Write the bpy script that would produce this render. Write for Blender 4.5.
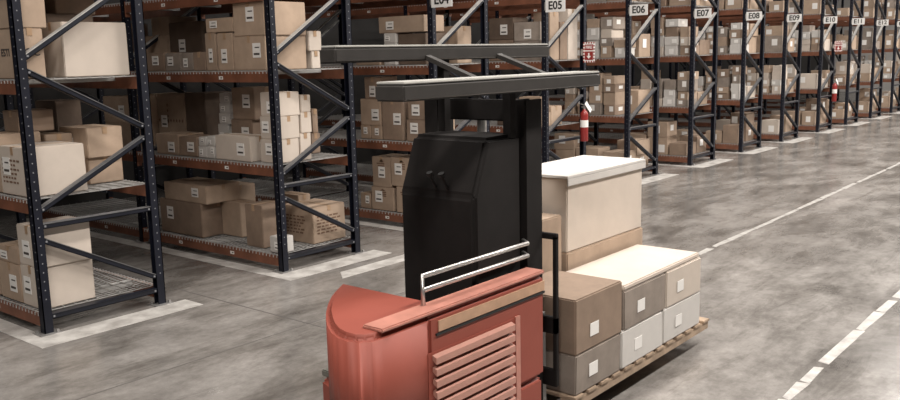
import bpy, bmesh, math, random
from mathutils import Vector, Matrix

for o in list(bpy.data.objects):
    bpy.data.objects.remove(o, do_unlink=True)
SC = bpy.context.scene
COL = SC.collection

# ---------------------------------------------------------------- camera
F, PITCH, YAW, ROLL = 870.17, 0.165228, 0.878249, -0.022999
fw = Vector((math.sin(YAW)*math.cos(PITCH), math.cos(YAW)*math.cos(PITCH), -math.sin(PITCH)))
r0 = fw.cross(Vector((0, 0, 1))).normalized()
u0 = r0.cross(fw)
rt = math.cos(ROLL)*r0 + math.sin(ROLL)*u0
up = -math.sin(ROLL)*r0 + math.cos(ROLL)*u0
cam_data = bpy.data.cameras.new('camera')
cam = bpy.data.objects.new('camera', cam_data)
COL.objects.link(cam)
cam_data.sensor_fit = 'HORIZONTAL'
cam_data.sensor_width = 36
cam_data.lens = F/900*36
cam_data.clip_end = 200
M = Matrix((rt, up, -fw)).transposed().to_4x4()
M.translation = Vector((0, -7.130, 2.2334))
cam.matrix_world = M
SC.camera = cam

# ---------------------------------------------------------------- world, lamps, exposure
w = bpy.data.worlds.new('world'); SC.world = w; w.use_nodes = True
bg = w.node_tree.nodes['Background']
bg.inputs[0].default_value = (1.0, 0.93, 0.88, 1); bg.inputs[1].default_value = 0.035
SC.view_settings.view_transform = 'Standard'
SC.view_settings.look = 'None'
SC.view_settings.gamma = 1
SC.view_settings.use_curve_mapping = False
SC.view_settings.exposure = 0.0

def area(name, loc, sx, sy, power, rot=(0, 0, 0), color=(1.0, 0.94, 0.88)):
    d = bpy.data.lights.new(name, 'AREA'); d.shape = 'RECTANGLE'; d.size = sx; d.size_y = sy
    d.energy = power; d.color = color
    o = bpy.data.objects.new(name, d); COL.objects.link(o); o.location = loc; o.rotation_euler = rot
    return o
# two rows of high-bay strip lamps over the main aisle
for i, x in enumerate((-6, 1, 8, 15, 22, 29, 36)):
    area('bay_lamp', (x, -3.4, 7.6), 3.2, 0.8, 260 if x < 5 else 400)
    area('bay_lamp', (x+3.5, -8.0, 7.6), 3.2, 0.8, 560 if x < 4 else 760)
# ---------------------------------------------------------------- materials
def mat(name, col, rough=0.6, metal=0.0, noise=0.0, nscale=8.0, col2=None, rnd=0.0, spec=0.5, coat=0.0, bump=0.0):
    m = bpy.data.materials.new(name); m.use_nodes = True
    nt = m.node_tree; N = nt.nodes; L = nt.links
    b = N['Principled BSDF']
    b.inputs['Base Color'].default_value = (*col, 1)
    b.inputs['Roughness'].default_value = rough
    b.inputs['Metallic'].default_value = metal
    b.inputs['Specular IOR Level'].default_value = spec
    b.inputs['Coat Weight'].default_value = coat
    src = None
    if noise > 0 or col2:
        tc = N.new('ShaderNodeTexCoord')
        nz = N.new('ShaderNodeTexNoise'); nz.inputs['Scale'].default_value = nscale; nz.inputs['Detail'].default_value = 6
        nz.inputs['Roughness'].default_value = 0.62
        L.new(tc.outputs['Object'], nz.inputs['Vector'])
        rp = N.new('ShaderNodeValToRGB')
        c2 = col2 if col2 else tuple(c*(1-noise) for c in col)
        rp.color_ramp.elements[0].position = 0.36; rp.color_ramp.elements[0].color = (*c2, 1)
        rp.color_ramp.elements[1].position = 0.64; rp.color_ramp.elements[1].color = (*col, 1)
        L.new(nz.outputs['Fac'], rp.inputs['Fac'])
        src = rp.outputs['Color']
        if bump:
            bp = N.new('ShaderNodeBump'); bp.inputs['Strength'].default_value = bump; bp.inputs['Distance'].default_value = 0.01
            L.new(nz.outputs['Fac'], bp.inputs['Height']); L.new(bp.outputs['Normal'], b.inputs['Normal'])
    if rnd:
        oi = N.new('ShaderNodeObjectInfo')
        mr = N.new('ShaderNodeMapRange'); mr.inputs[3].default_value = 1-rnd; mr.inputs[4].default_value = 1+rnd
        L.new(oi.outputs['Random'], mr.inputs[0])
        mx = N.new('ShaderNodeMix'); mx.data_type = 'RGBA'; mx.blend_type = 'MULTIPLY'; mx.inputs[0].default_value = 1
        if src: L.new(src, mx.inputs[6])
        else: mx.inputs[6].default_value = (*col, 1)
        L.new(mr.outputs[0], mx.inputs[7])
        src = mx.outputs[2]
    if src: L.new(src, b.inputs['Base Color'])
    return m

def floor_material():
    m = bpy.data.materials.new('polished_concrete'); m.use_nodes = True
    nt = m.node_tree; N = nt.nodes; L = nt.links; b = N['Principled BSDF']
    tc = N.new('ShaderNodeTexCoord')
    def noise(scale, detail, rough, dist=0.0, stretch=None):
        n = N.new('ShaderNodeTexNoise'); n.inputs['Scale'].default_value = scale; n.inputs['Detail'].default_value = detail
        n.inputs['Roughness'].default_value = rough; n.inputs['Distortion'].default_value = dist
        if stretch:
            mp = N.new('ShaderNodeMapping'); mp.inputs['Scale'].default_value = stretch
            mp.inputs['Rotation'].default_value = (0, 0, 0.12)
            L.new(tc.outputs['Object'], mp.inputs[0]); L.new(mp.outputs[0], n.inputs['Vector'])
        else:
            L.new(tc.outputs['Object'], n.inputs['Vector'])
        return n
    def ramp(src, p0, c0, p1, c1):
        r = N.new('ShaderNodeValToRGB'); e = r.color_ramp.elements
        e[0].position = p0; e[0].color = (*c0, 1); e[1].position = p1; e[1].color = (*c1, 1)
        L.new(src, r.inputs['Fac']); return r.outputs['Color']
    def mul(a, c):
        x = N.new('ShaderNodeMix'); x.data_type = 'RGBA'; x.blend_type = 'MULTIPLY'; x.inputs[0].default_value = 1
        L.new(a, x.inputs[6]); L.new(c, x.inputs[7]); return x.outputs[2]
    big = noise(0.75, 7, 0.62, 0.6, (0.8, 1.7, 1))
    base = ramp(big.outputs['Fac'], 0.34, FLOOR_DARK, 0.66, FLOOR_LIGHT)
    stain = noise(1.3, 9, 0.66, 0.3, (0.8, 1.4, 1))
    base = mul(base, ramp(stain.outputs['Fac'], 0.36, (0.66, 0.65, 0.64), 0.54, (1, 1, 1)))
    fine = noise(11, 9, 0.8)
    base = mul(base, ramp(fine.outputs['Fac'], 0.35, (0.74, 0.735, 0.73), 0.6, (1, 1, 1)))
    scr = noise(1.7, 9, 0.75, 0.6, (0.5, 2.2, 1))
    base = mul(base, ramp(scr.outputs['Fac'], 0.38, (0.74, 0.73, 0.72), 0.50, (1, 1, 1)))
    L.new(base, b.inputs['Base Color'])
    rr = N.new('ShaderNodeMapRange'); rr.inputs[3].default_value = 0.12; rr.inputs[4].default_value = 0.34
    L.new(stain.outputs['Fac'], rr.inputs[0]); L.new(rr.outputs[0], b.inputs['Roughness'])
    bp = N.new('ShaderNodeBump'); bp.inputs['Strength'].default_value = 0.04; bp.inputs['Distance'].default_value = 0.01
    L.new(fine.outputs['Fac'], bp.inputs['Height']); L.new(bp.outputs['Normal'], b.inputs['Normal'])
    b.inputs['Specular IOR Level'].default_value = 0.95
    return m
FLOOR_DARK = (0.155, 0.143, 0.132); FLOOR_LIGHT = (0.37, 0.35, 0.33)

MT = {
 'floor': floor_material(),
 'wall': mat('dark_wall_panel', (0.022, 0.020, 0.019), 0.8, noise=0.2, nscale=2),
 'pale_wall': mat('pale_wall_panel', (0.55, 0.53, 0.51), 0.7, noise=0.1, nscale=2),
 'white_paint': mat('worn_white_floor_paint', (0.60, 0.58, 0.55), 0.45, col2=(0.34, 0.32, 0.30), nscale=5),
 'worn_paint': mat('faded_white_line_paint', (0.50, 0.485, 0.46), 0.4, col2=(0.30, 0.285, 0.27), nscale=9),
 'joint': mat('joint_filler', (0.10, 0.09, 0.085), 0.8),
 'navy': mat('navy_rack_paint', (0.006, 0.0075, 0.016), 0.5, noise=0.3, nscale=6, spec=0.35),
 'brace': mat('navy_brace_paint', (0.008, 0.010, 0.019), 0.42, noise=0.3, nscale=6, spec=0.5),
 'flange_glare': mat('pale_flange_glare', (0.46, 0.45, 0.43), 0.55, noise=0.3, nscale=9),  # lamp glare on brace tops, painted into the colour
 'faint_flange_glare': mat('dim_flange_glare', (0.15, 0.15, 0.155), 0.5, noise=0.4, nscale=9),  # weaker painted glare, used on most brace tops
 'hole': mat('pale_bolt_slot', (0.20, 0.205, 0.22), 0.5),
 'orange': mat('rust_orange_beam_paint', (0.235, 0.092, 0.052), 0.5, noise=0.35, nscale=5),
 'wire': mat('galvanised_wire', (0.48, 0.47, 0.455), 0.5, 0.2, noise=0.2),
 'steel': mat('galvanised_steel', (0.40, 0.39, 0.38), 0.45, 0.6, noise=0.3),
 't': mat('tan_cardboard', (0.43, 0.320, 0.236), 0.82, noise=0.16, nscale=5, rnd=0.10),
 'b': mat('brown_cardboard', (0.285, 0.205, 0.150), 0.82, noise=0.20, nscale=5, rnd=0.12),
 'd': mat('dark_brown_cardboard', (0.135, 0.095, 0.070), 0.8, noise=0.25, nscale=5, rnd=0.10),
 'g': mat('grey_brown_cardboard', (0.31, 0.26, 0.22), 0.8, noise=0.25, nscale=6, rnd=0.12),
 'c': mat('cream_cardboard', (0.58, 0.505, 0.435), 0.8, noise=0.08, nscale=4, rnd=0.05),
 'w': mat('white_cardboard', (0.60, 0.575, 0.545), 0.75, noise=0.08, nscale=4, rnd=0.05),
 'label': mat('white_label_paper', (0.80, 0.78, 0.75), 0.6),
 'ink': mat('dark_print', (0.06, 0.05, 0.045), 0.7),
 'brownink': mat('brown_print', (0.17, 0.10, 0.065), 0.8),
 'tape': mat('clear_brown_tape', (0.40, 0.27, 0.17), 0.3, noise=0.1),
 'red': mat('red_truck_paint', (0.27, 0.060, 0.039), 0.62, noise=0.10, nscale=3),
 'red_edge': mat('pale_red_highlight_and_seam', (0.50, 0.22, 0.17), 0.4, noise=0.2, nscale=9),  # edge highlight painted in pale red; the panel seam shares it
 'slat': mat('pale_vent_slat', (0.46, 0.235, 0.185), 0.45, noise=0.1),
 'stripe': mat('cream_stripe_decal', (0.50, 0.31, 0.20), 0.5, noise=0.2),
 'black': mat('black_truck_paint', (0.011, 0.009, 0.0085), 0.8, noise=0.3, spec=0.25),
 'rubber': mat('black_rubber', (0.02, 0.02, 0.02), 0.85, noise=0.3, nscale=20),
 'guard': mat('dark_grey_guard_paint', (0.045, 0.041, 0.038), 0.42, noise=0.2, coat=0.2),
 'greygreen': mat('grey_green_floor_mat', (0.15, 0.145, 0.125), 0.8, noise=0.2),
 'rail_glare': mat('pale_grey_rail_glare', (0.50, 0.49, 0.46), 0.4, noise=0.1),
 'chrome': mat('worn_bare_metal', (0.55, 0.53, 0.51), 0.3, 0.8),
 'wood': mat('pallet_wood', (0.42, 0.31, 0.22), 0.8, noise=0.35, nscale=7, rnd=0.1),
 'fire_red': mat('fire_red_enamel', (0.27, 0.022, 0.02), 0.4, coat=0.2),
 'sign_white': mat('sign_white', (0.85, 0.84, 0.82), 0.5),
 'sign_black': mat('sign_black', (0.012, 0.012, 0.012), 0.5),
}

# ---------------------------------------------------------------- mesh helpers
class MB:
    def __init__(s): s.v = []; s.f = []; s.m = []
    def box(s, x0, x1, y0, y1, z0, z1, mi=0):
        n = len(s.v)
        s.v += [(x, y, z) for z in (z0, z1) for y in (y0, y1) for x in (x0, x1)]
        s.f += [(n, n+2, n+3, n+1), (n+4, n+5, n+7, n+6), (n, n+1, n+5, n+4), (n+2, n+6, n+7, n+3), (n, n+4, n+6, n+2), (n+1, n+3, n+7, n+5)]
        s.m += [mi]*6; return s
    def bar(s, p, q, wd, ht, side=None, mi=0):
        p = Vector(p); q = Vector(q); d = (q-p).normalized()
        sd = Vector(side) if side else d.cross(Vector((0, 0, 1)))
        if sd.length < 1e-4: sd = Vector((1, 0, 0))
        sd.normalize(); un = sd.cross(d).normalized()
        n = len(s.v)
        for c in (p, q):
            for a, b in ((-1, -1), (1, -1), (1, 1), (-1, 1)):
                s.v.append(tuple(c + sd*(a*wd/2) + un*(b*ht/2)))
        s.f += [(n, n+1, n+2, n+3), (n+7, n+6, n+5, n+4)]
        for k in range(4):
            k2 = (k+1) % 4; s.f.append((n+k, n+4+k, n+4+k2, n+k2))
        s.m += [mi]*6; return s
    def tube(s, pts, rad, n=8, mi=0):
        pts = [Vector(p) for p in pts]; base = len(s.v)
        rs = rad if isinstance(rad, (list, tuple)) else [rad]*len(pts)
        for i, p in enumerate(pts):
            d = (pts[min(i+1, len(pts)-1)] - pts[max(i-1, 0)]).normalized()
            a = d.cross(Vector((0, 0, 1)))
            if a.length < 1e-3: a = Vector((1, 0, 0))
            a.normalize(); b = d.cross(a)
            for k in range(n):
                t = 2*math.pi*k/n
                s.v.append(tuple(p + (a*math.cos(t) + b*math.sin(t))*rs[i]))
        for i in range(len(pts)-1):
            for k in range(n):
                k2 = (k+1) % n
                s.f.append((base+i*n+k, base+i*n+k2, base+(i+1)*n+k2, base+(i+1)*n+k)); s.m.append(mi)
        s.f.append(tuple(base+k for k in range(n))[::-1]); s.m.append(mi)
        s.f.append(tuple(base+(len(pts)-1)*n+k for k in range(n))); s.m.append(mi)
        return s
    def prism(s, poly, axis, a, b, mi=0):
        """extrude a 2D polygon along axis ('x','y','z') from a to b"""
        n = len(s.v); k = len(poly)
        def P(u, v, t):
            return (t, u, v) if axis == 'x' else ((u, t, v) if axis == 'y' else (u, v, t))
        for t in (a, b):
            for u, v in poly: s.v.append(P(u, v, t))
        s.f += [tuple(range(n, n+k))[::-1], tuple(range(n+k, n+2*k))]; s.m += [mi, mi]
        for i in range(k):
            j = (i+1) % k; s.f.append((n+i, n+j, n+k+j, n+k+i)); s.m.append(mi)
        return s
    def mesh(s, name, mats, bevel=0.0, seg=2, smooth=False, jitter=0.0, rng=None):
        me = bpy.data.meshes.new(name)
        v = s.v
        me.from_pydata(v, [], s.f)
        for m_ in mats: me.materials.append(MT[m_])
        for p, k in zip(me.polygons, s.m): p.material_index = k
        bm = bmesh.new(); bm.from_mesh(me)
        bmesh.ops.recalc_face_normals(bm, faces=bm.faces)
        if jitter and rng:
            for q in bm.verts: q.co += Vector((rng.uniform(-1, 1), rng.uniform(-1, 1), 0))*jitter
        if bevel: bmesh.ops.bevel(bm, geom=list(bm.edges), offset=bevel, segments=seg, affect='EDGES', clamp_overlap=True)
        bm.to_mesh(me); bm.free()
        if smooth:
            for p in me.polygons: p.use_smooth = True
        return me
    def build(s, name, mats, parent=None, origin=None, **kw):
        """links ONE mesh object; verts are world coordinates"""
        if isinstance(mats, str): mats = [mats]
        if origin is None:
            origin = Vector((0, 0, 0))
            if parent is None:
                xs = [p[0] for p in s.v]; ys = [p[1] for p in s.v]; zs = [p[2] for p in s.v]
                origin = Vector(((min(xs)+max(xs))/2, (min(ys)+max(ys))/2, min(zs)))
            else:
                origin = wloc(parent)
        else: origin = Vector(origin)
        s.v = [tuple(Vector(p)-origin) for p in s.v]
        me = s.mesh(name, mats, **kw)
        o = bpy.data.objects.new(name, me); COL.objects.link(o)
        if parent is not None:
            o.parent = parent; o.location = origin - wloc(parent)
        else: o.location = origin
        return o

def wloc(o):
    v = Vector(o.location)
    while o.parent: o = o.parent; v += Vector(o.location)
    return v
def tag(o, label=None, cat=None, group=None, kind=None):
    if label: o['label'] = label
    if cat: o['category'] = cat
    if group: o['group'] = group
    if kind: o['kind'] = kind
    return o
def empty(name, loc, label=None, cat=None, group=None):
    o = bpy.data.objects.new(name, None); COL.objects.link(o); o.location = loc
    o.empty_display_size = 0.2
    return tag(o, label, cat, group)
def link(name, me, parent, loc=(0, 0, 0)):
    o = bpy.data.objects.new(name, me); COL.objects.link(o); o.parent = parent; o.location = loc; return o
def text_mesh(body, size, m_, depth=0.0015, bold=0.012):
    cu = bpy.data.curves.new('lettering', 'FONT'); cu.body = body; cu.size = size; cu.extrude = depth
    cu.offset = bold*size; cu.align_x = 'CENTER'; cu.align_y = 'CENTER'
    o = bpy.data.objects.new('lettering', cu); COL.objects.link(o)
    bpy.context.view_layer.update()
    me = bpy.data.meshes.new_from_object(o.evaluated_get(bpy.context.evaluated_depsgraph_get()))
    bpy.data.objects.remove(o, do_unlink=True)
    me.materials.clear(); me.materials.append(MT[m_])
    return me

# ---------------------------------------------------------------- setting
XK = {'F1': 3.25, 'F2': 5.80, 'E04': 8.32, 'E05': 10.85, 'E06': 13.38, 'E07': 15.94, 'E08': 18.53, 'E09': 21.06,
      'E10': 23.82, 'E11': 26.38, 'E12': 29.0, 'E13': 31.55, 'E14': 34.1}
RN = {'F1': 'leftmost rack', 'F2': 'second rack from left', 'E13': 'first rack past E12', 'E14': 'second rack past E12'}
D = 1.07
def setting(name, mb, m_, **kw): return tag(mb.build(name, m_, **kw), kind='structure')
setting('floor', MB().box(-8, 46, -14, 6.4, -0.2, 0), 'floor', origin=(0, 0, 0))
setting('wall_back', MB().box(-8, 46, 6.2, 6.4, 0, 8.5), 'wall')
setting('wall_right', MB().box(45.8, 46, -14, 6.2, 0, 8.5), 'pale_wall')
n = 0
def trim(mb, m_='white_paint'):
    global n
    n += 1
    return setting('trim_%d' % n, mb, m_)
ZP = 0.0025
for k, x in XK.items():          # painted border round the foot of each rack
    b = MB()
    b.prism([(x-0.22, -0.36), (x+D+0.22, -0.36), (x+D+0.22, -0.07), (x-0.05, -0.07), (x-0.05, 5.7), (x-0.22, 5.7)], 'z', 0.0, ZP)
    trim(b)
trim(MB().prism([(5.95, -0.74), (7.80, -0.74), (7.80, -0.53), (6.12, -0.53)], 'z', 0.0, ZP))
rng = random.Random(5)
def worn_line(y, x0, x1, wd):
    b = MB(); x = x0
    while x < x1:
        l = rng.uniform(0.25, 1.1); g = rng.choice((0.0, 0.0, 0.03, 0.09))
        j = [rng.uniform(-0.012, 0.012) for _ in range(4)]
        b.prism([(x, y-wd/2+j[0]), (x+l, y-wd/2+j[1]), (x+l-0.02, y+wd/2+j[2]), (x+0.02, y+wd/2+j[3])], 'z', 0.0, ZP)
        x += l+g
    return b
trim(worn_line(-3.24, 6.6, 44, 0.06), 'worn_paint')
trim(worn_line(-5.38, -2, 44, 0.07), 'worn_paint')
jb = MB()
for x in (4.72, 12.3, 19.9, 27.5): jb.box(x-0.006, x+0.006, -14, 6.2, 0, 0.0012)
jb.box(-8, 46, -1.62, -1.608, 0, 0.0012)
trim(jb, 'joint')

# ---------------------------------------------------------------- pallet racks
HT = 4.3; PW = 0.075
def post_mesh(sx):
    """channel upright; sx=+1 opens towards +x"""
    b = MB(); h = PW/2; t = 0.008
    xo = -h*sx
    b.box(min(xo, xo+t*sx), max(xo, xo+t*sx), -h, h, 0.008, HT)
    b.box(-h, h, -h, -h+t, 0.008, HT); b.box(-h, h, h-t, h, 0.008, HT)
    z = 0.30
    while z < HT-0.1:
        b.box(-0.005, 0.005, -h-0.0015, -h, z-0.005, z+0.005, 1)
        for yy in (-0.012,):
            b.box(xo-0.0015*(sx > 0), xo+0.0015*(sx < 0), yy-0.005, yy+0.005, z+0.02, z+0.030, 1)
        z += 0.076
    return b.mesh('post', ['navy', 'hole'])
POST = {1: post_mesh(1), -1: post_mesh(-1)}
BASE = MB().box(-0.09, 0.09, -0.08, 0.08, 0, 0.008).box(0.055, 0.075, -0.06, -0.04, 0.008, 0.03).box(-0.075, -0.055, 0.04, 0.06, 0.008, 0.03).mesh('base_plate', ['steel'])
def brace_mesh(za, zb, top='faint_flange_glare'):
    h = PW/2; b = MB()
    p = Vector((h, 0, za)); q = Vector((D-h, 0, zb)); d = (q-p).normalized(); nn = Vector((-d.z, 0, d.x))
    if nn.z < 0: nn = -nn
    wd = 0.046; t = 0.006
    # C channel: web facing -y, flanges top and bottom
    b.bar(p + Vector((0, -0.022, 0)), q + Vector((0, -0.022, 0)), t, wd, side=(0, 1, 0))
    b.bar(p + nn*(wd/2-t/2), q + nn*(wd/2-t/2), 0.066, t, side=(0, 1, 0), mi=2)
    b.bar(p - nn*(wd/2-t/2), q - nn*(wd/2-t/2), 0.05, t, side=(0, 1, 0))
    for c, s_ in ((p, 1), (q, -1)):
        cc = c + d*(0.02*s_)
        b.box(cc.x-0.008, cc.x+0.008, -0.031, -0.025, cc.z-0.008, cc.z+0.008, 1)
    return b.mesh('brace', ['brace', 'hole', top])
BRACES = [brace_mesh(*z) for z in ((0.14, 0.14, 'brace'), (0.79, 0.27), (0.91, 0.91), (1.04, 1.56), (2.18, 1.66), (2.29, 2.93, 'flange_glare'), (3.56, 3.04), (3.68, 4.2))]
BAY = 2.70
def beam_mesh():
    h = PW/2; b = MB()
    b.prism([(-0.025, -0.11), (0.025, -0.11), (0.025, -0.03), (0.012, -0.03), (0.012, 0.0), (-0.025, 0.0)], 'y', h, BAY-h)
    for y0, y1 in ((h, h+0.006), (BAY-h-0.006, BAY-h)):
        b.box(-0.030, 0.030, y0, y1, -0.16, 0.02)
    return b.mesh('load_beam', ['orange'])
BEAM = beam_mesh()
TAG = MB().box(-0.0275, -0.025, -0.035, 0.035, -0.08, -0.045).box(-0.0285, -0.0275, -0.025, 0.005, -0.068, -0.057, 1).mesh('beam_label', ['label', 'ink'])
def deck_mesh():
    b = MB(); y = PW/2+0.03; r = 0.0035
    while y < BAY-0.06:
        b.box(-0.03, D+0.03, y-r, y+r, 0.0, 2*r)
        b.box(-0.034, -0.027, y-r, y+r, -0.022, 2*r); b.box(D+0.027, D+0.034, y-r, y+r, -0.022, 2*r)
        y += 0.058
    x = -0.02
    while x < D+0.02:
        b.box(x-r, x+r, PW/2+0.01, BAY-PW/2-0.01, 2*r, 4*r); x += 0.105
    for x in (0.20, 0.53, 0.86): pass
    for y in (0.45, 1.35, 2.25): b.box(0.026, D-0.026, y-0.03, y+0.03, -0.04, 0.0)
    return b.mesh('wire_deck', ['wire'])
DECKM = deck_mesh()
DT = 0.014                       # deck thickness above the beam
LV = [0, 0.166, 1.126, 2.106, 3.05]
def rack(k):
    x = XK[k]
    nm = RN.get(k, 'rack carrying the %s sign' % k)
    lab = {'F1': 'leftmost navy and orange pallet rack of boxes, cut by left edge', 'F2': 'second pallet rack from left, tall navy end frame and orange beams',
           'E13': 'navy pallet rack next past the E12 sign, at right edge', 'E14': 'navy pallet rack second past the E12 sign, far right edge'}.get(
           k, 'navy and orange pallet rack of boxes under the %s sign' % k)
    root = empty('pallet_rack', (x, 0, 0), lab, 'pallet rack', 'pallet racks along the main aisle')
    for yf in (0, BAY, 2*BAY):
        for sx, px_ in ((1, 0), (-1, D)):
            p = link('post', POST[sx], root, (px_, yf, 0)); link('base_plate', BASE, p)
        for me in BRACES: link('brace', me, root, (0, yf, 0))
    for bay in (0, 1):
        for i in (1, 2, 3, 4):
            z = LV[i] if not (i == 4 and k in ('F1', 'F2')) else 2.93
            for px_ in (0, D):
                bm_ = link('load_beam', BEAM, root, (px_, bay*BAY, z))
                if px_ == 0:
                    for ty in (0.85, 1.85): link('beam_label', TAG, bm_, (0, ty, 0))
            link('wire_deck', DECKM, root, (0, bay*BAY, z))
    return root
for k in XK: rack(k)
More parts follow.
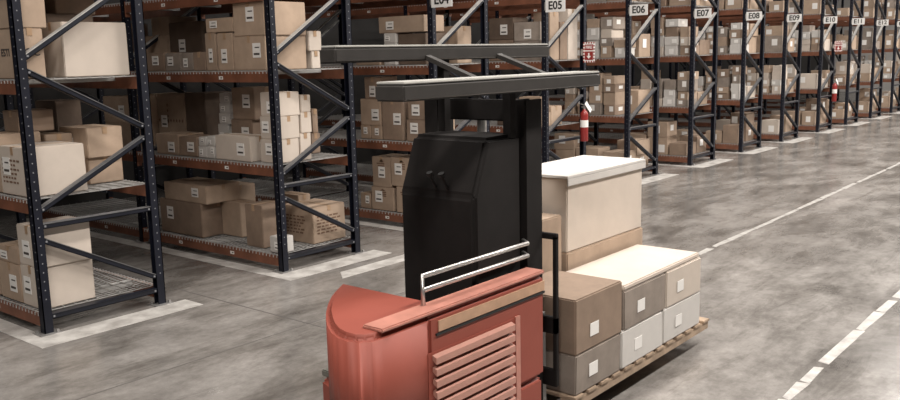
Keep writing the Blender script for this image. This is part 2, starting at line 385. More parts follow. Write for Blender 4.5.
BOXES = [
 ('F1', 3, 3.27, 3.486, 0.06, 1.022, 2.12, 2.525, 't', 0, 'ESTI|OC'),
 ('F1', 3, 3.27, 3.527, 0.06, 0.914, 2.525, 2.831, 't', 0, ''),
 ('F1', 3, 3.669, 4.26, 0.1, 0.5, 2.12, 2.582, 'c', 0, ''),
 ('F1', 3, 3.775, 4.208, 0.56, 0.96, 2.12, 2.672, 'd', 1, ''),
 ('F1', 3, 3.876, 4.252, 0.58, 0.94, 2.672, 2.851, 'b', 0, ''),
 ('F1', 3, 4.271, 4.3, 0.62, 0.97, 2.12, 2.647, 'd', 0, ''),
 ('F1', 2, 3.27, 3.776, 0.111, 0.612, 1.14, 1.553, 'c', 1, 'text'),
 ('F1', 2, 3.27, 3.67, 0.978, 1.966, 1.14, 1.48, 't', 1, ''),
 ('F1', 2, 3.274, 3.652, 0.62, 0.97, 1.14, 1.645, 't', 0, ''),
 ('F1', 2, 3.481, 3.794, 0.64, 0.94, 1.645, 1.834, 'b', 0, ''),
 ('F1', 2, 3.688, 3.942, 0.62, 0.92, 1.14, 1.607, 't', 0, ''),
 ('F1', 2, 3.961, 4.3, 0.42, 0.84, 1.14, 1.382, 't', 0, ''),
 ('F1', 2, 3.95, 4.3, 0.38, 0.88, 1.382, 1.654, 't', 1, ''),
 ('F1', 2, 4.042, 4.3, 1.1, 1.5, 1.14, 1.884, 'd', 0, ''),
 ('F1', 2, 4.46, 4.3, 1.15, 1.5, 1.14, 1.905, 'd', 0, ''),
 ('F1', 1, 3.27, 3.745, 0.085, 0.432, 0.18, 0.541, 'c', 1, ''),
 ('F1', 1, 3.27, 3.739, 0.062, 0.426, 0.541, 0.89, 'c', 1, ''),
 ('F1', 1, 3.27, 3.72, 0.451, 0.86, 0.18, 0.522, 't', 1, ''),
 ('F1', 1, 3.27, 3.69, 0.449, 0.838, 0.522, 0.668, 't', 1, ''),
 ('F1', 1, 3.27, 3.72, 0.901, 1.769, 0.18, 0.468, 't', 1, ''),
 ('F2', 3, 5.82, 6.382, 0.133, 0.654, 2.12, 2.476, 't', 1, ''),
 ('F2', 3, 5.82, 6.382, 0.117, 0.635, 2.476, 2.823, 't', 1, ''),
 ('F2', 3, 6.421, 6.551, 0.1, 0.4, 2.12, 2.308, 'c', 0, ''),
 ('F2', 3, 6.39, 6.578, 0.1, 0.38, 2.308, 2.522, 'c', 0, ''),
 ('F2', 3, 5.82, 6.22, 0.975, 1.159, 2.12, 2.529, 't', 1, ''),
 ('F2', 3, 5.82, 6.24, 0.672, 0.938, 2.12, 2.521, 't', 1, ''),
 ('F2', 3, 5.82, 6.22, 0.647, 1.13, 2.529, 2.683, 't', 1, ''),
 ('F2', 3, 5.82, 6.12, 1.177, 1.405, 2.12, 2.328, 'b', 0, ''),
 ('F2', 3, 5.82, 6.12, 1.414, 1.639, 2.12, 2.322, 'g', 1, ''),
 ('F2', 3, 5.82, 6.14, 1.659, 1.962, 2.12, 2.327, 'g', 1, ''),
 ('F2', 3, 5.82, 6.12, 1.983, 2.364, 2.12, 2.334, 'b', 1, ''),
 ('F2', 3, 6.2, 6.65, 1.759, 2.433, 2.12, 2.695, 'd', 1, ''),
 ('F2', 3, 6.2, 6.65, 2.489, 3.099, 2.12, 2.551, 't', 0, ''),
 ('F2', 3, 6.22, 6.62, 2.441, 2.839, 2.551, 2.778, 't', 0, ''),
 ('F2', 3, 7.157, 6.85, 0.75, 1.25, 2.12, 2.442, 'd', 0, ''),
 ('F2', 2, 5.82, 6.22, 0.393, 0.441, 1.14, 1.388, 'b', 1, ''),
 ('F2', 2, 5.82, 6.1, 0.466, 1.097, 1.14, 1.411, 'c', 1, ''),
 ('F2', 2, 5.82, 6.07, 1.271, 1.426, 1.14, 1.273, 'w', 1, ''),
 ('F2', 2, 5.82, 6.07, 1.27, 1.41, 1.273, 1.377, 'w', 1, ''),
 ('F2', 2, 5.82, 6.07, 1.12, 1.262, 1.14, 1.281, 'w', 1, ''),
 ('F2', 2, 5.82, 6.07, 1.105, 1.246, 1.281, 1.383, 'w', 1, ''),
 ('F2', 2, 5.82, 6.152, 1.445, 1.804, 1.14, 1.365, 'b', 1, ''),
 ('F2', 2, 5.82, 6.18, 1.824, 2.287, 1.14, 1.382, 't', 1, ''),
 ('F2', 2, 6.22, 6.67, 2.257, 2.854, 1.14, 1.83, 't', 1, 'diamonds'),
 ('F2', 2, 6.22, 6.72, 1.82, 2.236, 1.14, 1.848, 'd', 0, ''),
 ('F2', 2, 6.22, 6.67, 2.9, 3.133, 1.14, 1.825, 't', 1, ''),
 ('F2', 2, 6.16, 6.52, 0.859, 1.247, 1.14, 1.56, 'b', 1, ''),
 ('F2', 2, 6.16, 6.52, 0.801, 1.203, 1.56, 1.92, 'b', 1, ''),
 ('F2', 2, 5.883, 6.172, 0.085, 0.385, 1.14, 1.39, 'c', 1, ''),
 ('F2', 2, 5.9, 6.189, 0.085, 0.385, 1.39, 1.633, 'c', 1, ''),
 ('F2', 2, 5.917, 6.205, 0.085, 0.385, 1.633, 1.885, 'c', 1, ''),
 ('F2', 2, 6.199, 6.357, 0.1, 0.385, 1.14, 1.432, 'c', 0, ''),
 ('F2', 2, 6.219, 6.376, 0.1, 0.4, 1.432, 1.658, 'c', 0, ''),
 ('F2', 2, 6.234, 6.376, 0.1, 0.4, 1.658, 1.841, 'c', 0, ''),
 ('F2', 2, 6.713, 6.85, 0.5, 1.0, 1.14, 1.372, 'b', 1, ''),
 ('F2', 2, 6.761, 6.85, 0.52, 1.02, 1.372, 1.651, 'b', 1, ''),
 ('F2', 1, 6.343, 6.835, 0.12, 0.62, 0.18, 0.591, 't', 0, 'text'),
 ('F2', 1, 6.658, 6.85, 0.72, 1.07, 0.18, 0.639, 't', 0, ''),
 ('F2', 1, 7.18, 6.85, 0.8, 1.2, 0.18, 0.632, 't', 1, ''),
 ('F2', 1, 5.82, 6.002, 0.06, 0.24, 0.18, 0.354, 'w', 1, ''),
 ('F2', 1, 5.882, 6.193, 0.42, 0.72, 0.18, 0.656, 'b', 0, ''),
 ('F2', 1, 6.12, 6.353, 1.121, 1.487, 0.18, 0.586, 't', 0, ''),
 ('F2', 1, 5.84, 6.34, 1.495, 2.342, 0.18, 0.586, 'b', 1, ''),
 ('F2', 1, 5.85, 6.33, 1.378, 2.237, 0.586, 0.796, 't', 1, ''),
 ('F2', 1, 6.35, 6.8, 1.702, 2.178, 0.18, 0.697, 't', 0, ''),
 ('F2', 2, 6.16, 6.44, 1.304, 1.507, 1.14, 1.497, 'w', 1, ''),
 ('F2', 2, 6.16, 6.44, 1.267, 1.468, 1.497, 1.626, 'w', 1, ''),
 ('F2', 2, 6.16, 6.44, 1.253, 1.454, 1.626, 1.742, 'w', 1, ''),
 ('F2', 2, 6.16, 6.44, 1.241, 1.441, 1.742, 1.857, 'w', 1, ''),
 ('E04', 3, 8.34, 8.64, 0.643, 0.858, 2.12, 2.275, 'w', 1, ''),
 ('E04', 3, 8.34, 8.64, 0.636, 0.85, 2.275, 2.402, 'w', 1, ''),
 ('E04', 3, 8.34, 8.64, 0.631, 0.844, 2.402, 2.529, 'w', 1, ''),
 ('E04', 3, 8.34, 8.74, 0.148, 0.928, 2.529, 2.736, 't', 1, ''),
 ('E04', 3, 8.34, 8.69, 0.93, 1.378, 2.12, 2.348, 't', 1, ''),
 ('E04', 3, 8.37, 8.77, 0.156, 0.623, 2.12, 2.512, 'd', 0, ''),
 ('E04', 2, 8.34, 8.74, 0.558, 0.924, 1.14, 1.682, 'b', 1, ''),
 ('E04', 2, 8.34, 8.69, 1.147, 1.338, 1.14, 1.325, 't', 1, ''),
 ('E04', 2, 8.34, 8.69, 0.942, 1.138, 1.14, 1.325, 't', 1, ''),
 ('E04', 2, 8.34, 8.69, 0.951, 1.327, 1.325, 1.676, 't', 1, ''),
 ('E04', 2, 8.34, 8.67, 0.934, 1.232, 1.676, 1.967, 'b', 1, ''),
 ('E04', 2, 8.34, 8.612, 0.114, 0.492, 1.14, 1.42, 'b', 1, ''),
 ('E04', 2, 8.34, 8.612, 0.088, 0.463, 1.42, 1.701, 'b', 1, ''),
 ('E04', 2, 8.34, 8.72, 0.078, 0.4, 1.701, 1.878, 'd', 1, ''),
 ('E04', 1, 8.34, 8.74, 0.767, 1.178, 0.18, 0.499, 't', 1, 'mark'),
 ('E04', 1, 8.34, 8.74, 0.807, 1.143, 0.499, 0.905, 't', 1, 'mark'),
 ('E04', 1, 8.34, 8.74, 0.426, 0.712, 0.18, 0.531, 't', 1, 'mark'),
 ('E04', 1, 8.34, 8.74, 0.425, 0.797, 0.531, 0.913, 't', 1, 'mark'),
 ('E04', 1, 8.34, 8.74, 0.114, 0.417, 0.18, 0.555, 't', 1, 'mark'),
 ('E04', 1, 8.34, 8.72, 0.101, 0.402, 0.555, 0.907, 'd', 1, ''),
 ('E04', 1, 8.34, 8.64, 1.198, 1.391, 0.18, 0.391, 't', 1, ''),
 ('E04', 3, 9.066, 9.367, 0.2, 0.6, 2.12, 2.607, 't', 1, ''),
 ('E04', 3, 8.874, 9.058, 0.35, 0.75, 2.12, 2.52, 'd', 0, ''),
 ('E04', 2, 8.62, 8.908, 0.15, 0.55, 1.14, 1.667, 't', 0, ''),
 ('E04', 2, 9.31, 9.37, 0.3, 0.7, 1.14, 1.696, 't', 0, ''),
 ('E04', 1, 8.748, 9.37, 0.3, 0.9, 0.18, 0.68, 'd', 1, ''),
 ('E05', 3, 10.89, 11.126, 0.099, 0.586, 2.12, 2.411, 'g', 1, ''),
 ('E05', 3, 10.89, 11.126, 0.115, 0.582, 2.411, 2.688, 'g', 1, ''),
 ('E05', 3, 10.89, 11.29, 0.604, 1.058, 2.12, 2.439, 'b', 0, ''),
 ('E05', 3, 10.89, 11.29, 0.6, 1.052, 2.439, 2.767, 'd', 1, ''),
 ('E05', 2, 10.89, 11.147, 0.105, 0.487, 1.14, 1.343, 't', 1, ''),
 ('E05', 2, 10.89, 11.147, 0.122, 0.503, 1.343, 1.583, 't', 1, ''),
 ('E05', 2, 10.89, 11.29, 0.524, 0.921, 1.14, 1.532, 'd', 1, ''),
 ('E05', 3, 11.134, 11.383, 0.1, 0.4, 2.12, 2.83, 't', 0, ''),
 ('E05', 3, 11.64, 11.92, 0.1, 0.4, 2.12, 2.887, 'c', 0, ''),
 ('E05', 3, 11.411, 11.611, 0.1, 0.4, 2.12, 2.686, 'b', 0, ''),
 ('E05', 2, 11.155, 11.465, 0.1, 0.5, 1.14, 1.427, 't', 1, ''),
 ('E05', 1, 10.89, 11.39, 0.166, 0.879, 0.18, 0.541, 'd', 0, ''),
]
MINOR_LIST = [41, 86, 87, 93, 115, 118, 119, 138, 145, 168, 185, 186, 235, 256, 261, 262, 276, 299, 300, 306, 308, 317, 323, 328, 329, 348, 349, 357, 359, 363, 370, 371, 374, 375, 380, 384, 385, 390, 394, 395, 396, 397, 398, 399, 400, 401, 402, 403, 404, 405, 406, 407, 408, 409, 410, 411, 412, 413, 414, 415, 416]
DROP = set([6, 77, 82, 83, 88, 100, 123, 140, 141, 142, 143, 146, 147, 149, 150, 171, 187, 188, 193, 195, 196, 198, 216, 219, 220, 221, 234, 240, 242, 260, 263, 264, 265, 271, 272, 277, 278, 298, 321, 335, 342, 352, 353, 355, 356, 362, 368, 372, 373, 376, 377, 379, 381, 383, 386, 387, 388, 389])
INDEX = {}

# ---------------------------------------------------------------- cartons
DECKZ = [0, 0.18, 1.14, 2.12, 3.064]
CW = {'t': 'tan', 'b': 'brown', 'd': 'dark brown', 'g': 'grey-brown', 'c': 'cream', 'w': 'white'}
ORD = ['first', 'second', 'third', 'fourth', 'fifth', 'sixth', 'seventh', 'eighth', 'ninth', 'tenth', 'eleventh', 'twelfth', 'thirteenth', 'fourteenth']
LVN = [None, 'bottom shelf', 'second shelf', 'third shelf', 'fourth shelf']
rng = random.Random(11)
items = []
for (k, lv, x0, x1, y0, y1, z0, z1, c, lb, pr) in BOXES:
    if x1-x0 < 0.07 or y1-y0 < 0.07: continue
    items.append([k, lv, x0, x1, y0, y1, z0, z1, c, lb, pr])
# the racks further along: stacks laid out shelf by shelf
def stack_up(k, lv, x0, x1, y0, y1, hmax, small):
    z = DECKZ[lv]; top = z + hmax
    base = None
    while True:
        h = rng.uniform(0.13, 0.22) if small else rng.uniform(0.22, 0.42)
        if z + h > top: break
        c = rng.choice('ttbgcwwcwt' if small else 'tttttbbgc')
        e = rng.uniform(0, 0.03)
        items.append([k, lv, x0+rng.uniform(0, 0.02), x1-rng.uniform(0, 0.05), y0+e, y1-rng.uniform(0, 0.03), z, z+h, c, 1 if rng.random() < 0.78 else 0, ''])
        z += h
        if rng.random() < (0.06 if small else 0.22): break
for k in list(XK)[4:]:
    idx = list(XK).index(k); x = XK[k]
    for lv in (1, 2, 3, 4):
        small = lv in (2, 3) and (k in ('E06', 'E07', 'E08') or rng.random() < 0.3)
        y = 0.065; ymax = 1.25 if idx < 8 else 1.0
        while y < ymax:
            wd = rng.uniform(0.22, 0.31) if small else rng.uniform(0.36, 0.56)
            if rng.random() < 0.06: y += wd*0.6; continue
            stack_up(k, lv, x+0.0, x+rng.uniform(0.40, 0.5), y, y+wd-0.012, rng.uniform(0.66, 0.84) if lv != 1 else rng.uniform(0.35, 0.8), small)
            y += wd + rng.choice((0.0, 0.0, 0.04))
        if lv < 4 or idx < 7:
            stack_up(k, lv, x+0.54, x+1.03, 0.08, 0.5, rng.uniform(0.4, 0.8), False)
for k, lv, y0, y1 in (('F1', 2, 2.9, 3.5), ('F1', 1, 3.0, 3.7), ('F2', 3, 3.0, 3.6), ('F2', 2, 2.85, 3.5), ('E05', 4, 0.1, 0.55), ('E05', 4, 0.6, 1.1)):
    stack_up(k, lv, XK[k]+0.03, XK[k]+0.5, y0, y1, 0.7, False)
# unseen wide cartons added above the frame on nearest racks to shade lower shelves
for k in ('F1', 'F2', 'E04', 'E05'):
    for y0, y1 in ((0.07, 0.85), (0.89, 1.75), (1.80, 2.62)):
        if k == 'E05' and y0 < 1: continue
        for a, b_ in ((0.03, 0.5), (0.55, 1.03)):
            z = DECKZ[4] if k not in ('F1', 'F2') else 2.944
            items.append([k, 4, XK[k]+a, XK[k]+b_, y0, y1, z, z+rng.uniform(0.4, 0.6), rng.choice('ttb'), 0, ''])

# what each carton is called: its stack counted from the main aisle, and its place in the stack
from collections import defaultdict
shelf = defaultdict(list)
for it in items: shelf[(it[0], it[1])].append(it)
names = {}
for (k, lv), its in shelf.items():
    zd = min(i[6] for i in its); bases = [i for i in its if abs(i[6]-zd) < 0.01]
    stacks = {id(b): [b] for b in bases}
    for i in sorted((i for i in its if abs(i[6]-zd) >= 0.01), key=lambda i: i[6]):
        def ov(b): return max(0, min(i[3], b[3])-max(i[2], b[2]))*max(0, min(i[5], b[5])-max(i[4], b[4]))
        b = max(bases, key=ov); stacks[id(b)].append(i)
    for row, rn in ((0, 'front'), (1, 'inner')):
        bs = sorted([b for b in bases if (b[2] > XK[k]+0.30) == bool(row)], key=lambda b: (b[4], b[2]))
        for j, b in enumerate(bs):
            st = sorted(stacks[id(b)], key=lambda i: i[6])
            for t, i in enumerate(st):
                if len(st) == 1: tw = 'alone as'
                elif t == 0: tw = 'bottom of'
                elif t == len(st)-1: tw = 'top of'
                else: tw = ORD[t] + ' in'
                rk = RN.get(k, 'rack ' + k)
                names[id(i)] = '%s %scardboard box, %s %s %s stack, %s, %s' % (CW[i[8]], 'labelled ' if i[9] else '', tw, ORD[j], rn, LVN[lv], rk)

def carton(it):
    k, lv, x0, x1, y0, y1, z0, z1, c, lb, pr = it
    near = k in ('F1', 'F2', 'E04', 'E05')
    o = MB().box(x0, x1, y0, y1, z0, z1).build('cardboard_box', c, bevel=0.007 if near else 0.005, seg=2 if near else 1, jitter=0.003, rng=rng)
    gname = {'F1': 'cardboard boxes on the leftmost rack', 'F2': 'cardboard boxes on the second rack from left'}.get(k, 'cardboard boxes on ' + RN.get(k, 'rack ' + k))
    tag(o, names[id(it)], 'box', gname)
    e = 0.0045
    W, H = y1-y0, z1-z0
    if lb:
        b = MB(); lw = min(0.13, W*0.36); lh = min(0.15, H*0.5)
        cy = y0 + W*rng.uniform(0.25, 0.75); cz = z0 + H*rng.uniform(0.35, 0.65)
        b.box(x0-e, x0-0.001, cy-lw/2, cy+lw/2, cz-lh/2, cz+lh/2)
        if near:
            b.box(x0-e-0.001, x0-e, cy-lw*0.36, cy+lw*0.20, cz+lh*0.16, cz+lh*0.24, 1)
            b.box(x0-e-0.001, x0-e, cy-lw*0.36, cy+lw*0.36, cz-lh*0.32, cz-lh*0.18, 1)
        b.build('shipping_label', ['label', 'ink'], o)
        if not near and rng.random() < 0.6:
            MB().box(x0+(x1-x0)*0.3, x0+(x1-x0)*0.62, y0-e, y0-0.001, z0+H*0.4, z0+H*0.78).build('shipping_label', 'label', o)
    if near and c in 'tbc':
        t = MB(); mx = (x0+x1)/2; my = (y0+y1)/2
        if (x1-x0) > W:
            t.box(x0-0.002, x1+0.002, my-0.022, my+0.022, z1-0.001, z1+0.0015)
            t.box(x0-0.003, x0-0.001, my-0.022, my+0.022, z1-min(0.07, H*0.3), z1)
        else:
            t.box(mx-0.022, mx+0.022, y0-0.002, y1+0.002, z1-0.001, z1+0.0015)
            t.box(mx-0.022, mx+0.022, y0-0.003, y0-0.001, z1-min(0.06, H*0.3), z1)
        t.build('packing_tape', 'tape', o)
    if pr == 'mark':
        b = MB()
        for q in range(3): b.box(x0-0.003, x0-0.001, y0+W*0.32, y0+W*(0.62+0.06*q), z0+H*(0.60+0.08*q), z0+H*(0.645+0.08*q))
        b.prism([(y0+W*0.35, z0+H*0.84), (y0+W*0.60, z0+H*0.84), (y0+W*0.475, z0+H*0.93)], 'x', x0-0.003, x0-0.001)
        b.build('printed_mark', 'brownink', o)
    elif pr == 'text':
        b = MB()
        for q in range(6):
            yy = y0-0.003
            xx = x0+(x1-x0)*0.12
            for r_ in range(5):
                l = rng.uniform(0.03, 0.07)*min(1, (x1-x0)/0.4)
                if c != 'c': b.box(xx, xx+l, yy, y0-0.001, z0+H*(0.25+0.09*q), z0+H*(0.29+0.09*q))
                xx += l+0.02
                if xx > x1-0.1: break
            yb = y1-W*0.1
            for r_ in range(5):
                l = rng.uniform(0.02, 0.06)
                if yb-l < y0+0.03: break
                b.box(x0-0.003, x0-0.001, yb-l, yb, z0+H*(0.25+0.09*q), z0+H*(0.29+0.09*q)); yb -= l+0.02
        b.build('printed_mark', 'brownink', o)
    elif pr == 'diamonds':
        for j in range(9):
            yy = y0 + W*(0.08 + 0.105*j); zz = z0 + H*0.52
            MB().prism([(yy-0.018, zz), (yy, zz+0.024), (yy+0.018, zz), (yy, zz-0.024)], 'x', x0-0.003, x0-0.001).build('printed_diamond', 'brownink', o)
        for j in (1, 2, 3, 5, 6, 7, 8):
            yy = y0 + W*0.6; zz = z0 + H*0.1*j
            MB().prism([(yy-0.018, zz), (yy, zz+0.024), (yy+0.018, zz), (yy, zz-0.024)], 'x', x0-0.003, x0-0.001).build('printed_diamond', 'brownink', o)
    elif 'OC' in pr:
        for body, face in zip(pr.split('|'), 'xy'):
            me = text_mesh(body, 0.085, 'ink')
            q = link('printed_lettering', me, o)
            if face == 'x':
                q.location = Vector((x0-0.002, y0+0.22, z0+H*0.52)) - o.location; q.rotation_euler = (math.pi/2, 0, -math.pi/2)
            else:
                q.location = Vector((x1-0.10, y0-0.002, z0+H*0.52)) - o.location; q.rotation_euler = (math.pi/2, 0, 0)
    return o
# cartons that show largest are objects of their own; slivers seen between them and the unseen shading cartons form one object
MINOR = set(MINOR_LIST)
loose = MB(); lm = 'tbdgcw'
for n_, it in enumerate(items):
    if n_ in DROP: continue
    if n_ in MINOR:
        loose.box(it[2], it[3], it[4], it[5], it[6], it[7], lm.index(it[8]))
    else:
        o = carton(it); INDEX[o.name] = n_
if loose.v:
    o = loose.build('cardboard_box_stock', list(lm), origin=(0, 0, 0))
    tag(o, 'small cartons glimpsed deep on the racks, plus unseen cartons added for shade', 'boxes', kind='stuff')
print('cartons', len(items), 'labels', len(set(names.values())))

# ---------------------------------------------------------------- row signs, fire signs, extinguishers
for k in list(XK)[2:12]:
    x = XK[k]-0.05; yc = -0.21
    s = MB().box(x-0.003, x+0.003, yc-0.165, yc+0.165, 2.895-0.088, 2.895+0.088).build('row_sign', 'sign_white')
    tag(s, 'white rack sign reading %s jutting from the navy end post' % k, 'sign', 'white row signs on the rack ends')
    t = link('sign_lettering', text_mesh(k, 0.16, 'sign_black', 0.001, 0.02), s, (-0.005, 0, 0.088)); t.rotation_euler = (math.pi/2, 0, -math.pi/2)
    MB().box(x+0.003, x+0.007, yc+0.10, -0.02, 2.84, 2.95).build('sign_bracket', 'steel', s)

def fire_sign(x, y, z, wd, ht, where):
    # faces back along the main aisle (-x), width runs along y
    s = MB().box(x-0.003, x+0.003, y-wd/2, y+wd/2, z-ht/2, z+ht/2).build('fire_sign', 'sign_white')
    tag(s, 'red and white checked fire extinguisher sign on %s' % where, 'sign', 'fire extinguisher signs')
    b = MB(); c = wd/9; ch = ht/13
    for i in range(9):
        for j in range(13):
            if (i in (0, 8) or j in (0, 12)) and (i+j) % 2 == 0:
                b.box(x-0.005, x-0.003, y-wd/2+i*c, y-wd/2+(i+1)*c, z-ht/2+j*ch, z-ht/2+(j+1)*ch)
    b.build('checked_border', 'fire_red', s)
    MB().box(x-0.006, x-0.003, y-wd*0.36, y+wd*0.36, z+ht*0.10, z+ht*0.38).build('red_panel', 'fire_red', s)
    p = MB().box(x-0.006, x-0.003, y-wd*0.36, y+wd*0.36, z-ht*0.38, z+ht*0.04).build('red_panel', 'fire_red', s)
    za = z-ht*0.18
    MB().prism([(y-0.012, za+0.045), (y+0.012, za+0.045), (y+0.012, za), (y+0.04, za), (y, za-0.045), (y-0.04, za), (y-0.012, za)], 'x', x-0.008, x-0.006).build('white_arrow', 'sign_white', s)
    t = link('sign_lettering', text_mesh('FIRE', 0.062, 'sign_white', 0.001, 0.02), s, (-0.007, 0, ht/2+ht*0.24)); t.rotation_euler = (math.pi/2, 0, -math.pi/2)
    MB().box(x+0.003, x+0.007, y+0.03, y+wd/2+0.05, z-0.05, z+0.05).build('sign_bracket', 'steel', s)
fire_sign(XK['E05']+D-0.05, -0.135, 2.225, 0.20, 0.31, 'the rack end right of E05')
fire_sign(XK['E10']+D-0.05, -0.135, 2.225, 0.20, 0.28, 'the rack end right of E10')

def extinguisher(x, y, z, where):
    root = empty('fire_extinguisher', (x, y, z), 'red fire extinguisher with white label hung on %s' % where, 'fire extinguisher', 'fire extinguishers on the rack ends')
    prof = [(0.0, 0.055), (0.012, 0.062), (0.40, 0.062), (0.44, 0.060), (0.47, 0.035), (0.485, 0.022), (0.50, 0.022)]
    MB().tube([(x, y, z+a) for a, _ in prof], [r for _, r in prof], 20).build('cylinder', 'fire_red', root, smooth=True)
    MB().tube([(x, y, z+0.22), (x, y, z+0.33)], 0.0635, 20).build('paper_label', 'label', root, smooth=False)
    MB().tube([(x, y, z+0.50), (x, y, z+0.55)], 0.02, 12).bar((x+0.02, y, z+0.55), (x-0.10, y, z+0.585), 0.022, 0.01).bar((x+0.02, y, z+0.53), (x-0.08, y, z+0.535), 0.018, 0.01).build('valve_handle', 'chrome', root)
    MB().tube([(x+0.015, y, z+0.54), (x+0.07, y-0.02, z+0.57), (x+0.105, y-0.02, z+0.50), (x+0.10, y-0.01, z+0.34), (x+0.085, y, z+0.22)], 0.011, 8).build('hose', 'rubber', root, smooth=True)
    MB().bar((x-0.01, y-0.03, z+0.60), (x+0.12, y-0.05, z+0.46), 0.004, 0.07, side=(0, 1, 0)).build('inspection_tag', 'sign_white', root)
    MB().box(x-0.02, x+0.20, y+0.06, -PW/2, z+0.30, z+0.34).build('wall_bracket', 'black', root)
extinguisher(11.75, -0.125, 0.86, 'the rack post right of E05')
extinguisher(24.72, -0.125, 0.76, 'the rack post right of E10')

# ---------------------------------------------------------------- the forklift
FX, FY = 3.2, -4.05
fk = empty('forklift', (FX, FY, 0), 'red and black forklift carrying boxes down the aisle', 'forklift')
b = MB()
b.prism([(2.56, -4.55), (2.50, -4.47), (2.56, -4.30), (2.80, -4.00), (3.06, -3.76), (3.13, -3.55), (3.90, -3.55), (3.90, -4.55)], 'z', 0.14, 0.46)
b.build('chassis', 'red', fk, bevel=0.03, seg=3)
b = MB()
b.prism([(2.60, -4.55), (2.54, -4.53), (2.51, -4.48), (2.51, -4.41), (2.53, -4.34), (2.575, -4.26), (2.635, -4.18), (2.71, -4.09), (2.80, -4.00), (2.90, -3.91), (3.0, -3.83), (3.13, -3.75), (3.13, -4.40), (2.95, -4.55)], 'z', 0.462, 1.04)
hd = b.build('rear_hood', 'red', fk, bevel=0.035, seg=3)
for p_ in hd.data.polygons: p_.use_smooth = abs(p_.normal.z) < 0.5
b = MB().box(2.93, 3.91, -4.55, -4.40, 0.455, 1.03)
sp = b.build('side_panel', 'red', fk, bevel=0.02, seg=3)
b = MB().box(2.62, 3.91, -4.553, -4.43, 1.036, 1.056)
b.build('edge_highlight', 'red_edge', sp, bevel=0.006)  # pale strip paints the highlight along the glossy panel edge
b = MB().box(3.0, 3.90, -4.556, -4.549, 0.945, 0.998).box(2.98, 3.90, -4.558, -4.549, 0.928, 0.940, 1)
b.build('decal_stripe', ['stripe', 'sign_black'], sp)
b = MB(); z = 0.40
b.box(2.92, 3.62, -4.553, -4.548, 0.36, 0.855, 1)
while z < 0.83:
    b.prism([(-4.578, z-0.006), (-4.553, z+0.012), (-4.553, z+0.036), (-4.578, z+0.026)], 'x', 2.95, 3.59); z += 0.058
b.build('vent_grille', ['slat', 'red'], fk)
b = MB().box(3.62, 3.66, -4.56, -4.549, 0.3, 0.86)
b.build('panel_seam', 'red_edge', fk)
MB().box(3.13, 3.90, -4.395, -3.56, 0.462, 0.50).build('floor_mat', 'greygreen', fk, bevel=0.006)
b = MB().prism([(3.50, 0.50), (3.93, 0.50), (3.93, 1.80), (3.62, 1.80), (3.50, 1.50)], 'y', -4.39, -3.86)
b.build('operator_console', 'black', fk, bevel=0.025, seg=3)
for yy in (-4.20, -4.12): MB().tube([(3.53, yy, 1.50), (3.47, yy, 1.60)], 0.008, 8).tube([(3.47, yy, 1.60), (3.462, yy, 1.62)], 0.018, 10).build('control_lever', 'rubber', fk)
for zz in (1.13, 1.20):
    MB().tube([(3.0, -4.46, 1.03), (3.0, -4.46, zz), (3.88, -4.46, zz), (3.92, -4.40, zz)], 0.013, 8).build('grab_rail', 'chrome', fk, smooth=True)
# mast
for yy in (-4.36, -3.72):
    MB().prism([(3.95, yy-0.05), (4.10, yy-0.05), (4.10, yy-0.03), (3.97, yy-0.03), (3.97, yy+0.03), (4.10, yy+0.03), (4.10, yy+0.05), (3.95, yy+0.05)], 'z', 0.06, 1.98).build('mast_channel', 'black', fk)
for z0, z1 in ((1.86, 1.98), (0.9, 1.0)): MB().box(3.95, 4.0, -4.31, -3.77, z0, z1).build('mast_crossbar', 'black', fk, bevel=0.008)
MB().tube([(4.03, -4.04, 0.12), (4.03, -4.04, 1.1)], 0.045, 14).tube([(4.03, -4.04, 1.1), (4.03, -4.04, 1.86)], 0.028, 12, 1).build('lift_cylinder', ['black', 'chrome'], fk)
b = MB().box(4.105, 4.14, -4.5, -3.55, 0.30, 0.40).box(4.105, 4.14, -4.5, -3.55, 0.62, 0.72)
for yy in (-4.5, -4.26, -4.02, -3.79, -3.57): b.box(4.105, 4.135, yy, yy+0.025, 0.40, 1.20)
b.box(4.105, 4.135, -4.5, -3.545, 1.18, 1.215)
b.build('load_backrest', 'black', fk, bevel=0.004)
for yy in (-4.32, -3.78):
    MB().prism([(4.14, 0.085), (5.25, 0.10), (5.25, 0.112), (4.19, 0.128), (4.18, 0.72), (4.14, 0.72)], 'y', yy-0.055, yy+0.055).build('fork', 'steel', fk)
# overhead guard: a lower near rail and a raised far rail joined by bars
for x0, x1, y0, y1, z0, z1 in ((2.80, 4.50, -4.56, -4.38, 2.035, 2.110), (2.95, 4.85, -3.98, -3.86, 2.205, 2.280)):
    g = MB().box(x0, x1, y0, y1, z0, z1).build('guard_rail', 'guard', fk, bevel=0.01, seg=3)
    MB().box(x0+0.01, x1-0.01, y0+0.004, y1-0.004, z1, z1+0.012).build('painted_rail_glare', 'rail_glare', g, bevel=0.004)  # added pale strip paints lamp light on the rail's upper face
for xx in (3.55, 4.20):
    MB().bar((xx, -4.42, 2.09), (xx+0.1, -3.92, 2.24), 0.04, 0.025).build('guard_bar', 'guard', fk)
for yy, zt in ((-4.36, 2.06), (-3.90, 2.22)):
    MB().bar((3.86, yy, 1.78), (3.86, yy, zt), 0.05, 0.05).build('guard_post', 'black', fk)
for xx, yy in ((2.82, -4.43), (2.82, -3.68), (3.72, -4.43), (3.72, -3.68)):
    wl = MB().tube([(xx, yy-0.06, 0.15), (xx, yy+0.06, 0.15)], 0.15, 24).tube([(xx, yy-0.065, 0.15), (xx, yy+0.065, 0.15)], 0.06, 16, 1).build('wheel', ['rubber', 'chrome'], fk)

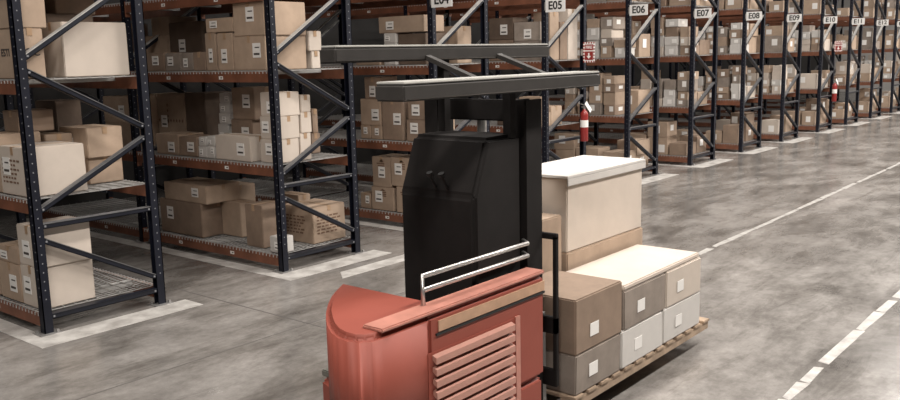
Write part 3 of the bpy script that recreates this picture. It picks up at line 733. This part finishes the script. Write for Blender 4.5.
# ---------------------------------------------------------------- its load
pl = empty('wooden_pallet', (5.1, -4.0, 0.128), 'long wooden pallet under the boxes on the forklift forks', 'pallet')
P0, P1 = 4.22, 6.16
for yy in (-4.55, -4.03, -3.55): MB().box(P0, P1, yy, yy+0.10 if yy > -4.5 else yy+0.10, 0.131, 0.19).build('stringer', 'wood', pl, bevel=0.004)
nb = 13
for i in range(nb):
    x0 = P0 + i*(P1-P0-0.10)/(nb-1)
    MB().box(x0, x0+0.10, -4.56, -3.44, 0.19, 0.21).build('deck_board', 'wood', pl, bevel=0.003)
LOAD = [
 (4.24, 4.78, -4.55, -4.03, 0.21, 0.46, 'g', 'grey-brown cardboard box, lowest nearest the forklift on its pallet'),
 (4.80, 5.38, -4.55, -4.03, 0.21, 0.46, 'w', 'white cardboard box, low in middle of the forklift pallet side'),
 (5.40, 6.00, -4.55, -4.03, 0.21, 0.46, 'w', 'white cardboard box, low at front end of the forklift pallet'),
 (4.24, 4.80, -4.55, -4.03, 0.46, 0.80, 'b', 'brown cardboard box on grey-brown one, nearest the forklift mast'),
 (4.83, 5.42, -4.55, -4.03, 0.46, 0.72, 'g', 'grey-brown cardboard box on white one, mid pallet on forklift'),
 (5.44, 6.00, -4.55, -4.03, 0.46, 0.72, 'c', 'cream cardboard box on white one at front of forklift pallet'),
 (4.84, 5.99, -4.54, -4.03, 0.72, 0.755, 'c', 'flat cream cardboard lid across two boxes on the forklift pallet'),
 (4.24, 5.00, -4.0, -3.46, 0.21, 0.70, 'd', 'dark brown cardboard box, far side of pallet behind forklift mast'),
 (4.26, 4.98, -3.99, -3.47, 0.70, 1.14, 't', 'tan cardboard box on dark one, behind the forklift mast'),
 (5.03, 6.15, -4.0, -3.46, 0.21, 0.86, 't', 'tall tan cardboard box, base of the highest stack on forklift'),
 (5.04, 6.14, -3.99, -3.47, 0.86, 1.38, 'c', 'large cream cardboard box under a white lid, highest stack on forklift'),
]
for x0, x1, y0, y1, z0, z1, c, lab in LOAD:
    o = MB().box(x0, x1, y0, y1, z0, z1).build('cardboard_box', c, bevel=0.008, jitter=0.003, rng=rng)
    tag(o, lab, 'box', 'cardboard boxes on the forklift pallet')
    if z1-z0 > 0.2 and y0 < -4.3:
        MB().box((x0+x1)/2-0.12, (x0+x1)/2-0.02, y0-0.004, y0-0.001, z0+0.08, z0+0.16).build('shipping_label', 'label', o)
lid = MB().box(5.02, 6.16, -4.01, -3.45, 1.38, 1.40).box(5.02, 6.16, -4.012, -4.002, 1.33, 1.38).build('box_lid', 'w', bevel=0.003)
tag(lid, 'white lid capping the highest box on the forklift pallet', 'lid')
